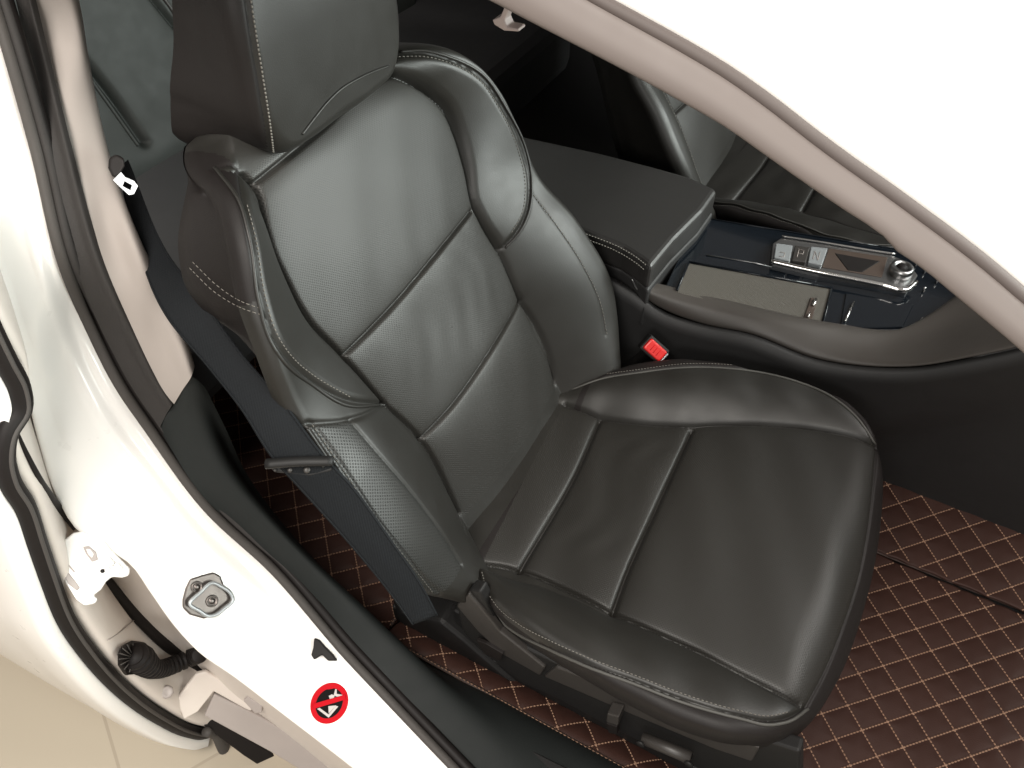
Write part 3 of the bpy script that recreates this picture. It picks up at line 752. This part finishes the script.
for side, other in ((lb, rb), (rb, lb)):
    P = cat([p.lerp(q, .04) for p, q in zip(side, other)], 140); mb.tube(P, .0011, 6)
mb.build('woven_edge', M['webbing'], wv)
# lower guide bar with rivets
a, b = ondepth(266, 464, .925), ondepth(333, 461, .925)
mb = MB(); mb.tube([a, a.lerp(b, .5)+Vector((0, 0, .002)), b], .0065, 12, flat=.8, smooth=12); gb = mb.build('guide_bar', M['plastic'], belt)
mb = MB(); mb.prism([ondepth(*p, .935) for p in [(268, 463), (334, 461), (332, 471), (310, 476), (274, 472)]], Vector(ray(300, 465))*.006); mb.build('anchor_plate', M['plastic'], belt, smooth=False, bevel=.002)
mb = MB()
for px, r in ((307, .0042), (290, .003), (275, .0018), (323, .0018)): mb.lathe(ondepth(px, 470 if px < 320 else 466, .932), -ray(300, 465), [(r, 0), (r*.9, .0014), (r*.4, .002)], 18)
mb.build('rivet', M['plastic_grey'], belt)
# latch tongue parked by the pillar
t0 = ondepth(117, 172, 1.02); 
def dp(l, D): return [ondepth(*p, D) for p in l]
mb = MB(); mb.prism(dp([(109, 158), (116, 154), (124, 158), (125, 166), (119, 176), (113, 178), (108, 168)], .915), Vector(ray(118, 170))*.012); mb.build('tongue_grip', M['rubber_black'], belt, smooth=False, bevel=.003)
fr = Vector(ray(125, 183))
outer = dp([(113, 180), (121, 172), (125, 177), (134, 181), (138, 186), (134, 194), (129, 195), (120, 187)], .908)
hole = dp([(124.5, 181), (132, 185), (130.5, 190.5), (122.5, 186)], .908)
mb = MB()
# plate with a real slot: strips around the hole
o_ = outer; h_ = hole
mb.prism([o_[0], o_[1], o_[2], h_[0], h_[3], o_[7]], fr*.0025)
mb.prism([o_[2], o_[3], o_[4], h_[1], h_[0]], fr*.0025)
mb.prism([o_[4], o_[5], h_[2], h_[1]], fr*.0025)
mb.prism([o_[5], o_[6], o_[7], h_[3], h_[2]], fr*.0025)
mb.build('latch_tongue', M['silver_paint'], belt, smooth=False)

# ================================================================== CAR BODY: door frame
Az = [(-60, -140, 1.12), (-30, -40, 1.03), (0, 57, .95), (26, 150, .86), (51, 256, .764), (76, 323, .66), (109, 389, .57), (139, 433, .50), (199, 512, .38), (266, 575, .27), (341, 662, .17), (388, 712, .14), (441, 768, .12), (520, 850, .11)]
A3 = cat([onz(*p) for p in Az]+[Vector((.75, -.455, .11)), Vector((1.4, -.46, .11))], 160)
Bz = [(-120, -10, 1.05), (-70, 130, .92), (-30, 240, .80), (2, 312, .72), (24, 375, .63), (40, 440, .54), (58, 495, .47), (80, 530, .42), (104, 546, .395), (130, 562, .37), (152, 592, .33), (174, 623, .29), (200, 651, .25), (234, 675, .20), (277, 708, .15), (342, 758, .10), (420, 820, .07)]
B3 = cat([onz(*p) for p in Bz]+[Vector((.75, -.535, .05)), Vector((1.4, -.54, .05))], 160)
B3o = cat([onz(*p) for p in Bz], 120)
def arr(P, d): return np.asarray(P)+np.array(d)
mid1 = A3*.72+B3*.28+np.array([.003, -.006, 0]); mid2 = A3*.35+B3*.65+np.array([.004, -.007, .0])
cr1 = A3*.90+B3*.10+np.array([.001, .001, 0]); cr2 = A3*.84+B3*.16+np.array([.003, -.0065, 0])
V, F = sheet([arr(A3, (.0, .03, -.002)), A3, cr1, cr2, mid1, mid2, B3, arr(B3, (-.008, .012, -.003)), arr(B3, (-.006, .05, -.01))], 160, 90)
mesh('door_pillar', V, F, M['white'], body, solid=.002)
pbvh = BVHTree.FromPolygons([Vector(x) for x in V], [tuple(map(int, x)) for x in F])
# weatherstrip: main bulb + inner lip
def shifted(px_list, dx, dy): return [onz(a+dx, b+dy, z) for a, b, z in px_list]
seal_c = cat([onz(a+9*(1 if b < 500 else .75), b-4*(0 if b < 300 else 1), z) for a, b, z in Az]+[Vector((.75, -.45, .112)), Vector((1.4, -.455, .112))], 200)
MB().tube(seal_c+np.array([0, .002, 0]), .0072, 14).build('weatherstrip', M['rubber'], body)
lip = cat([onz(a+17*(1 if b < 450 else .8), b-7*(0 if b < 300 else 1), z) for a, b, z in Az]+[Vector((.75, -.44, .114)), Vector((1.4, -.445, .114))], 200)
MB().tube(lip+np.array([0, .006, 0]), .0055, 12).build('weatherstrip_lip', M['seal_cover'], body)
MB().tube(seal_c*.5+lip*.5+np.array([0, .012, 0]), .008, 10).build('seal_carrier', M['rubber_black'], body)
# dark inner pillar cover
o1 = [(-20, -140, 1.12), (4, -40, 1.03), (22, 40, .95), (45, 150, .86), (70, 256, .764), (95, 323, .66), (128, 385, .57), (158, 430, .50)]
o2 = [(-8, -140, 1.11), (20, -40, 1.03), (40, 40, .95), (67, 150, .86), (97, 256, .764), (132, 330, .66), (152, 372, .60), (172, 405, .545)]
V, F = sheet([[onz(*p)+Vector((-.001, .004, 0)) for p in o1], [(onz(*p).lerp(onz(*q), .5))+Vector((-.003, .006, 0)) for p, q in zip(o1, o2)], [onz(*p) for p in o2], [onz(*p)+Vector((-.004, .01, 0)) for p in o2]], 70, 20)
mesh('pillar_seal_cover', V, F, M['seal_cover'], body)
# beige pillar trim
e1 = [(-14, -140, 1.11), (14, -40, 1.03), (36, 30, .95), (62, 130, .87), (96, 250, .768), (131, 330, .66), (151, 372, .60), (172, 404, .548), (173, 405, .546)]
e2 = [(40, -140, 1.10), (62, -40, 1.03), (76, 12, .97), (84, 60, .92), (110, 177, .82), (143, 262, .75), (160, 296, .70), (190, 368, .61), (192, 375, .60)]
V, F = sheet([[onz(*p)+Vector((0, .002, 0)) for p in e1], [onz(*p).lerp(onz(*q), .5) for p, q in zip(e1, e2)], [onz(*p) for p in e2], [onz(*p)+Vector((-.01, .015, 0)) for p in e2], [onz(*p)+Vector((-.05, .02, 0)) for p in e2]], 70, 24)
mesh('pillar_trim', V, F, M['beige'], body)
# lower dark cover sweeping into the sill
l1 = [(154, 430, .50), (190, 488, .42), (240, 542, .32), (292, 593, .235), (352, 660, .17), (398, 708, .145), (450, 764, .12), (530, 850, .11)]
l2 = [(173, 405, .54), (222, 470, .44), (275, 530, .34), (328, 585, .25), (385, 640, .18), (430, 682, .15), (500, 745, .12), (560, 800, .11)]
l3 = [(192, 377, .595), (214, 420, .50), (238, 470, .38), (270, 514, .28), (335, 585, .15), (400, 648, .09), (500, 700, .075), (640, 775, .07)]
V, F = sheet([[onz(*p)+Vector((-.001, .008, -.004)) for p in l1]+[Vector((1.4, -.44, .11))], [onz(*p) for p in l2]+[Vector((1.4, -.39, .11))], [onz(*p) for p in l3]+[Vector((1.4, -.30, .07))], [onz(*p)+Vector((0, .012, -.03)) for p in l3]+[Vector((1.4, -.29, .04))]], 110, 30)
mesh('lower_trim', V, F, M['plastic_green'], body)
# scuff plate
mb = MB(); mb.prism([onz(*p) for p in [(516, 742, .112), (700, 835, .10), (640, 900, .10), (500, 800, .112)]], (0, 0, -.006))
mb.build('scuff_plate', M['plastic'], body, smooth=False, bevel=.002)
# white sill crease
# striker
st = MB(); pl_p, pl_n = (-.30, -.455, .33), None
hh_ = hit(208, 597, pbvh); s0 = hh_[0]; nrm = -hh_[1] if hh_[1].dot(Vector(ray(208, 597))) > 0 else hh_[1]
def onplate(px, py_, off=0.): 
    p = s0+nrm*off; return onp(px, py_, tuple(p), tuple(nrm))
def pp(l, off): return [onplate(*p, off) for p in l]
mb = MB(); mb.prism(pp([(183, 600), (186, 588), (190, 579), (202, 575), (214, 572), (221, 576), (224, 585), (231, 590), (234, 598), (228, 608), (215, 616), (204, 619), (190, 615), (183, 608)], .004), tuple(-nrm*.006))
strk = mb.build('striker_plate', M['steel'], body, smooth=False, bevel=.0025)
for c_, r_ in (((197, 587), .0085), ((212, 601), .0090)):
    p = onplate(*c_, .0045); MB().lathe(p, tuple(nrm), [(r_, 0), (r_*.97, .0015), (r_*.72, .0022), (r_*.70, .0005), (r_*.42, .0008), (r_*.40, .0025), (r_*.12, .0025)], 20).build('bolt', M['steel'], strk)
MB().tube(pp([(190, 604), (201, 592), (212, 583), (222, 587), (231, 594), (233, 600), (225, 608), (215, 615), (209, 616), (200, 611)], .013), .0026, 10, smooth=60, closed=True).build('striker_loop', M['silver_paint'], strk)
# sticker: no-handle warning
c = (329.5, 703)
def ell(rx, ry, n=40, cx=c[0], cy=c[1], rot=.25):
    o = []
    for k in range(n):
        t = 2*math.pi*k/n; x, y = rx*math.cos(t), ry*math.sin(t); o.append((cx+x*math.cos(rot)-y*math.sin(rot), cy+x*math.sin(rot)+y*math.cos(rot)))
    return o
hh_ = hit(329, 703, pbvh); k0 = hh_[0]; nrm2 = -hh_[1] if hh_[1].dot(Vector(ray(329, 703))) > 0 else hh_[1]
def os_(l, off): return [hit(a, b, pbvh)[0]+nrm2*(off+.0012) for a, b in l]
mb = MB(); mb.prism(os_(ell(21.5, 18, rot=-1.02), .0015), tuple(-nrm2*.0015)); stk = mb.build('warning_sticker', M['red_sticker'], body, smooth=False, label='round red prohibition sticker with a struck-out hand, on the white sill')
mb = MB(); mb.prism(os_(ell(16, 12.6, rot=-1.02), .0022), tuple(-nrm2*.0012)); mb.build('sticker_ground', M['ink'], stk, smooth=False)
mb = MB()
for poly in ([(317.5, 708.5), (320, 707.5), (328.8, 714), (336, 705.5), (338.6, 706), (329, 717.3)],
             [(329, 695.5), (332, 694), (335, 695), (334, 698.5), (330, 698.5)], [(334, 695), (335.5, 688.8), (337, 689), (337, 693.5), (342.6, 694.5), (342.4, 696.2), (337, 696.3)],
             [(328.6, 705.8), (336.5, 705), (329, 713)]):
    mb.prism(os_(poly, .0028), tuple(-nrm2*.0008))
mb.build('sticker_figure', M['white_print'], stk, smooth=False)
mb = MB(); mb.prism(os_([(313.5, 703.5), (345.5, 694.2), (346, 699), (314.5, 708.3)], .0034), tuple(-nrm2*.0010)); mb.build('sticker_bar', M['red_sticker'], stk, smooth=False)
# black door switch on the sill
q0 = hit(318, 652, pbvh)[0]
def oq(l, off): return [onp(a, b, tuple(q0+nrm2*off), tuple(nrm2)) for a, b in l]
mb = MB(); mb.prism(oq([(314, 638), (319, 640), (325, 647), (333, 655), (337, 661), (328, 661), (322, 655), (314, 660), (311, 655), (313, 648)], .010), tuple(-nrm2*.014))
mb.build('seal_clip', M['rubber_black'], body, smooth=False, bevel=.002)

# ---- roof rail and roof skin
Rl = [(380, -52), (440, -24), (491, 0), (529, 20), (572, 42), (622, 68), (684, 102), (724, 125), (764, 153), (817, 190), (851, 213), (884, 235), (897, 250), (917, 263), (961, 299), (1014, 343), (1060, 385), (1130, 450)]
Rg = [(520, -42), (556, -20), (592, 1), (630, 22), (684, 52), (724, 76), (764, 104), (817, 145), (851, 170), (884, 193), (910, 212), (940, 234), (984, 268), (1024, 302), (1070, 340), (1120, 385), (1180, 440), (1260, 520)]
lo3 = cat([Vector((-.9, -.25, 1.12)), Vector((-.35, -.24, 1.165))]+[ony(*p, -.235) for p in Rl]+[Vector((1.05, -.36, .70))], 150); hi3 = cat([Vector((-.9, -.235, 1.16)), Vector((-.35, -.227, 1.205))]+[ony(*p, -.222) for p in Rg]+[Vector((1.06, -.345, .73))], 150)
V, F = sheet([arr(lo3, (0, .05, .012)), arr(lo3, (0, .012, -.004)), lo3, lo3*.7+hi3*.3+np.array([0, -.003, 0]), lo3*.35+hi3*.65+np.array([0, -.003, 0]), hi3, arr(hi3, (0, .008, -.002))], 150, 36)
mesh('roof_rail', V, F, M['rail_shaded'], body)
MB().tube(arr(hi3, (0, .003, .001)), .0048, 10).build('roof_seal', M['rail_seal'], body)
hs3 = hi3[hi3[:, 0] < .50]
g1 = arr(hs3, (0, .008, -.002)); g2 = arr(hs3, (-.001, .008, .010)); g3 = arr(hs3, (-.001, .016, .018)); g4 = arr(hs3, (0, .06, .036)); g5 = arr(hs3, (-.02, .25, .07)); g6 = arr(hs3, (-.06, .70, .09)); g7 = arr(hs3, (0, 1.2, .05))
g5[:, 2] = np.maximum(g5[:, 2], 1.17); g6[:, 2] = np.maximum(g6[:, 2], 1.22); g7[:, 2] = 1.16
V, F = sheet([g1, g2, g3, g4, g5, g6, g7], 130, 50); mesh('roof_skin', V, F, M['white'], body, solid=.002)
V, F = sheet([arr(g3, (0, 0, -.02)), arr(g4, (0, 0, -.025)), arr(g5, (0, 0, -.03)), arr(g6, (0, 0, -.03)), arr(g7, (0, 0, -.03))], 110, 30); mesh('headliner', V, F, M['beige'], body)
# rear part of the roof over the back seat
hk = MB()
def oy(l, y): return [ony(*p, y) for p in l]
hk.prism(oy([(505, 5), (509, 9), (504, 20), (507, 27), (518, 29), (519, 32), (504, 31), (494, 25), (492, 20), (500, 17)], -.16), (0, .012, 0))
hk.build('grab_hook', M['hook'], body, smooth=False, bevel=.002)

# ================================================================== REAR DOOR (closed behind the pillar; its front edge shows)
rd = empty('rear_door', (-.45, -.55, -.2), 'white rear door edge with black rubber seal, hinge and corrugated cable boot', 'car door')
DS = [(-30, 280, .80), (-12, 325, .76), (6, 362, .73), (19, 388, .70), (21, 410, .67), (8, 432, .65), (4, 455, .63), (9, 480, .59), (24, 505, .55), (36, 540, .48), (48, 575, .41), (64, 616, .33), (90, 655, .23), (125, 692, .11), (160, 717, -.02), (190, 731, -.14), (203, 733, -.18), (214, 730, -.19)]
ds = cat([onx(a, b, -.42) for a, b, _ in DS], 150)
bx = MB().tube(ds, .0125, 14, flat=.9); bx.build('weatherstrip', M['rubber_black'], rd)
MB().tube(arr(ds, (.010, .001, .0)), .0030, 10).build('weatherstrip_lip', M['rubber'], rd)
mb = MB(); mb.tube([onx(*p, -.395) for p in [(206, 732), (216, 734), (221, 742), (226, 756)]], [.009, .011, .012, .010], 12, smooth=24); mb.build('seal_end', M['rubber'], rd)
# outer skin: from the seal outwards and back
k1 = arr(ds, (.000, -.012, -.006)); k2 = arr(ds, (.006, -.026, -.012)); k3 = arr(ds, (-.02, -.036, -.016)); k4 = arr(ds, (-.10, -.042, -.02)); k5 = arr(ds, (-.9, -.06, -.03))
V, F = sheet([arr(ds, (-.02, .01, 0)), k1, k2, k3, k4, k5], 150, 40); mesh('outer_skin', V, F, M['white'], rd)
# jamb metal between pillar and door seal
jB = cat([p for p in arr(B3o, (-.004, .035, -.008))], 90)
jd = cat([(-.436, p[1]+.012, p[2]) for p in ds[::6]]+[tuple(onx(*p)) for p in [(232, 752, -.40), (262, 786, -.36), (330, 850, -.30)]], 90)

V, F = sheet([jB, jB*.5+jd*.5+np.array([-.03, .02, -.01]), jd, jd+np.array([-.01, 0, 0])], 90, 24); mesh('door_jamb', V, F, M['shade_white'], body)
jbvh = BVHTree.FromPolygons([Vector(x) for x in V], [tuple(map(int, x)) for x in F])
def oj(l, off=.003):
    o = []
    for p in l:
        h = hit(*p, jbvh, 0)
        if h: 
            n = h[1]; q = Vector(ray(*p)); n = n if n.dot(q) < 0 else -n
            o.append(h[0]-q*off)
    return o
def ribbon(name, px, r, m, parent, off=.004, flat=.5, n=50):
    P = oj(px, off)
    if len(P) > 2: return MB().tube(P, r, 10, smooth=n, flat=flat).build(name, m, parent)
ribbon('pillar_edge_seal', [(14, 425), (24, 448), (36, 472), (50, 496), (64, 516), (74, 528)], [.002, .003, .004, .0055, .007, .006], M['rubber_black'], body, .006)
ribbon('pillar_edge_seal', [(104, 576), (118, 594), (138, 618), (160, 640), (180, 656), (200, 670), (206, 675)], [.007, .008, .0085, .0085, .009, .007, .003], M['rubber_black'], body, .006)
# hinge
vv = Vector(ray(95, 575))
def jp(l, off, th, mb):
    H = [q for q in (hit(*p, jbvh, 0) for p in l) if q]
    if not H: return mb
    c_ = sum((h[0] for h in H), Vector())/len(H); n = sum((h[1] if h[1].dot(vv) < 0 else -h[1] for h in H), Vector()).normalized()
    n = (n*.5-vv*.5).normalized(); c_ = c_+n*off
    mb.prism([onp(*p, tuple(c_), tuple(n)) for p in l], -n*th); return mb
hc_ = onz(98, 562, .39); hn = (-vv*.7+Vector((.55, -.45, .5)).normalized()*.3).normalized()
def jq(l, off, th, mb):
    c_ = hc_+hn*off; mb.prism([onp(*p, tuple(c_), tuple(hn)) for p in l], -hn*th); return mb
hg = jq([(56, 552), (63, 541), (73, 533), (83, 531), (95, 535), (104, 539), (112, 551), (122, 561), (130, 569), (129, 576), (122, 578), (112, 577), (106, 582), (101, 590), (93, 596), (98, 599), (95, 604), (84, 606), (76, 600), (66, 584), (59, 566)], .004, .012, MB()).build('hinge', M['white'], rd, smooth=False, bevel=.003)
jq([(83, 547), (89, 546), (96, 552), (98, 560), (92, 562), (86, 554)], .0055, .004, MB()).build('hinge_pad', M['greypaint'], hg, smooth=False, bevel=.0012)
jq([(86, 549), (90, 549), (94, 554), (92, 558), (88, 554)], .0065, .003, MB()).build('hinge_pad', M['white'], hg, smooth=False, bevel=.001)
jq([(62, 571), (66, 570), (75, 581), (80, 588), (77, 591), (68, 584)], .0055, .004, MB()).build('hinge_pad', M['greypaint'], hg, smooth=False, bevel=.0012)
jq([(65, 562), (66, 561.5), (75, 571.5), (74, 572.5)], .0048, .002, MB()).build('hinge_slot', M['greypaint'], hg, smooth=False)
for l in ([(104, 559), (109, 556), (115, 563), (111, 567)], [(113, 565), (117, 562), (123, 568), (119, 571)], [(107, 566), (111, 569), (121, 574), (112, 575), (104, 571)]):
    jq(l, .009, .007, MB()).build('hinge_pin', M['white'], hg, smooth=False, bevel=.0015)
MB().lathe(onp(102.5, 571, tuple(hc_+hn*.0045), tuple(hn)), hn, [(.0028, -.002), (.0028, .0006), (.001, .0008)], 12).build('hinge_hole', M['rubber_black'], hg)
# corrugated boot
bp_ = cat(oj([(200, 655), (190, 658), (178, 663), (165, 668), (152, 668), (141, 660), (133, 655)], .035), 150)
rad = np.interp(np.linspace(0, 1, 150), [0, .15, .6, .75, .88, 1], [.011, .013, .013, .017, .021, .017])
rad = rad+.0024*np.sign(np.sin(np.linspace(0, 1, 150)*2*math.pi*19))
MB().tube(bp_, rad, 22).build('cable_boot', M['rubber_black'], rd)
mb = MB(); P = oj([(118, 655), (122, 646), (132, 641), (146, 643), (152, 652), (148, 664), (138, 674), (125, 676), (118, 666)], .030)
mb.prism(P, vv*.02); bc = mb.build('boot_collar', M['rubber_black'], rd, smooth=False, bevel=.006)
mb = MB()
cc = sum(P, Vector())/len(P)
for k in range(9):
    t = k/8; p = P[0].lerp(P[-1], 0)
    a_ = 2*math.pi*(.30+.50*t); e_ = oj([(134+15*math.cos(a_), 658+15*math.sin(a_))], .0335)
    if e_: mb.tube([cc-vv*.004, e_[0]], .0009, 6)
mb.build('boot_rib', M['rubber'], bc)
# jamb bolt, brackets and sill rails
for (x, y, r) in ((167, 692, .011),):
    for p in oj([(x, y)], .008): MB().lathe(p, -vv, [(r, -.006), (r, .001), (r*.7, .004), (r*.5, .002)], 8).build('jamb_bolt', M['greypaint'], body)
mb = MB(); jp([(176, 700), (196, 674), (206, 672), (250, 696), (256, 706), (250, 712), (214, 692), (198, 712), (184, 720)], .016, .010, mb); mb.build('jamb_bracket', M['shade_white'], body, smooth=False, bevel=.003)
mb = MB(); jp([(204, 716), (214, 694), (262, 718), (330, 758), (372, 785), (350, 800), (270, 752)], .014, .014, mb); mb.build('sill_rail', M['greypaint'], body, smooth=False, bevel=.003)
mb = MB(); jp([(203, 718), (211, 717), (262, 748), (322, 786), (300, 792), (244, 756), (204, 726)], .018, .008, mb); mb.build('sill_gap_seal', M['rubber_black'], body, smooth=False, bevel=.002)
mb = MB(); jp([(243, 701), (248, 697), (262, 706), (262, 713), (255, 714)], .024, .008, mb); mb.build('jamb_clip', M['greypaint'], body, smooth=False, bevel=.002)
ribbon('jamb_ridge', [(213, 660), (240, 678), (265, 694), (290, 712), (320, 735)], .003, M['greypaint'], body, .012)
ribbon('jamb_ridge', [(108, 640), (120, 632), (134, 620)], .0015, M['greypaint'], body, .003)
# lower sill of the body under the door line
# ================================================================== REAR SEAT
rs = empty('rear_seat', (-1.15, .3, 0), 'green grey leather rear bench behind the pillar and headrest', 'rear seat')
r20 = math.radians(18); ur = Vector((-math.sin(r20), 0, math.cos(r20))); nr = Vector((math.cos(r20), 0, math.sin(r20)))
MXR = Matrix(((0, ur.x, nr.x, -1.02), (1, ur.y, nr.y, .55), (0, ur.z, nr.z, .40), (0, 0, 0, 1)))
def h_rear(a, b): return .012*np.cos(a*9)+.02*np.exp(-((b-.05)/.07)**2)
rear = Pillow([(0, -.05), (.6, -.05), (.68, 0), (.70, .3), (.66, .56), (.5, .62), (0, .63), (-.6, .62), (-.86, .58), (-.92, .3), (-.90, 0), (-.8, -.05)], h_rear, .03, [(0, .02), (0, .06), (.02, .10), (.1, .12)], MXR, Mn=700, K=260)
rb_ = rear.bvh()
r1 = trace_plan(rear, rb_, [(50, 20), (68, 42), (86, 62), (115, 98), (146, 142)], 30)
r2 = trace_plan(rear, rb_, [(140, -20), (157, 2), (168, 16), (176, 26)], 20)
V, F = rear.raw(lambda A, B: groove(seg_dist(A, B, r1), .014, .008, .010, .018)+groove(seg_dist(A, B, r2), .010, .006, .005, .015))
fast_mesh('backrest', V, F, M['leather_far'], rs, MXR)
ribbon_p = None
rb2 = BVHTree.FromPolygons([MXR @ Vector(x) for x in V], [tuple(map(int, x)) for x in F])
cord([(70, 54), (83, 70), (108, 104), (138, 146)], rb2, .004, 'piping', M['leather_far'], rs)
cord([(161, -5), (172, 10), (179, 22)], rb2, .004, 'piping', M['plastic_grey'], rs)
mb = MB(); mb.box((-.87, .50, .32), .55, 1.9, .20); mb.build('bench_cushion', M['cabin'], rs, smooth=False, bevel=.05)
mb = MB(); mb.box((-1.50, .55, .5), .3, 1.6, 1.0); mb.build('rear_wall', M['cabin'], body, smooth=False, bevel=.02)
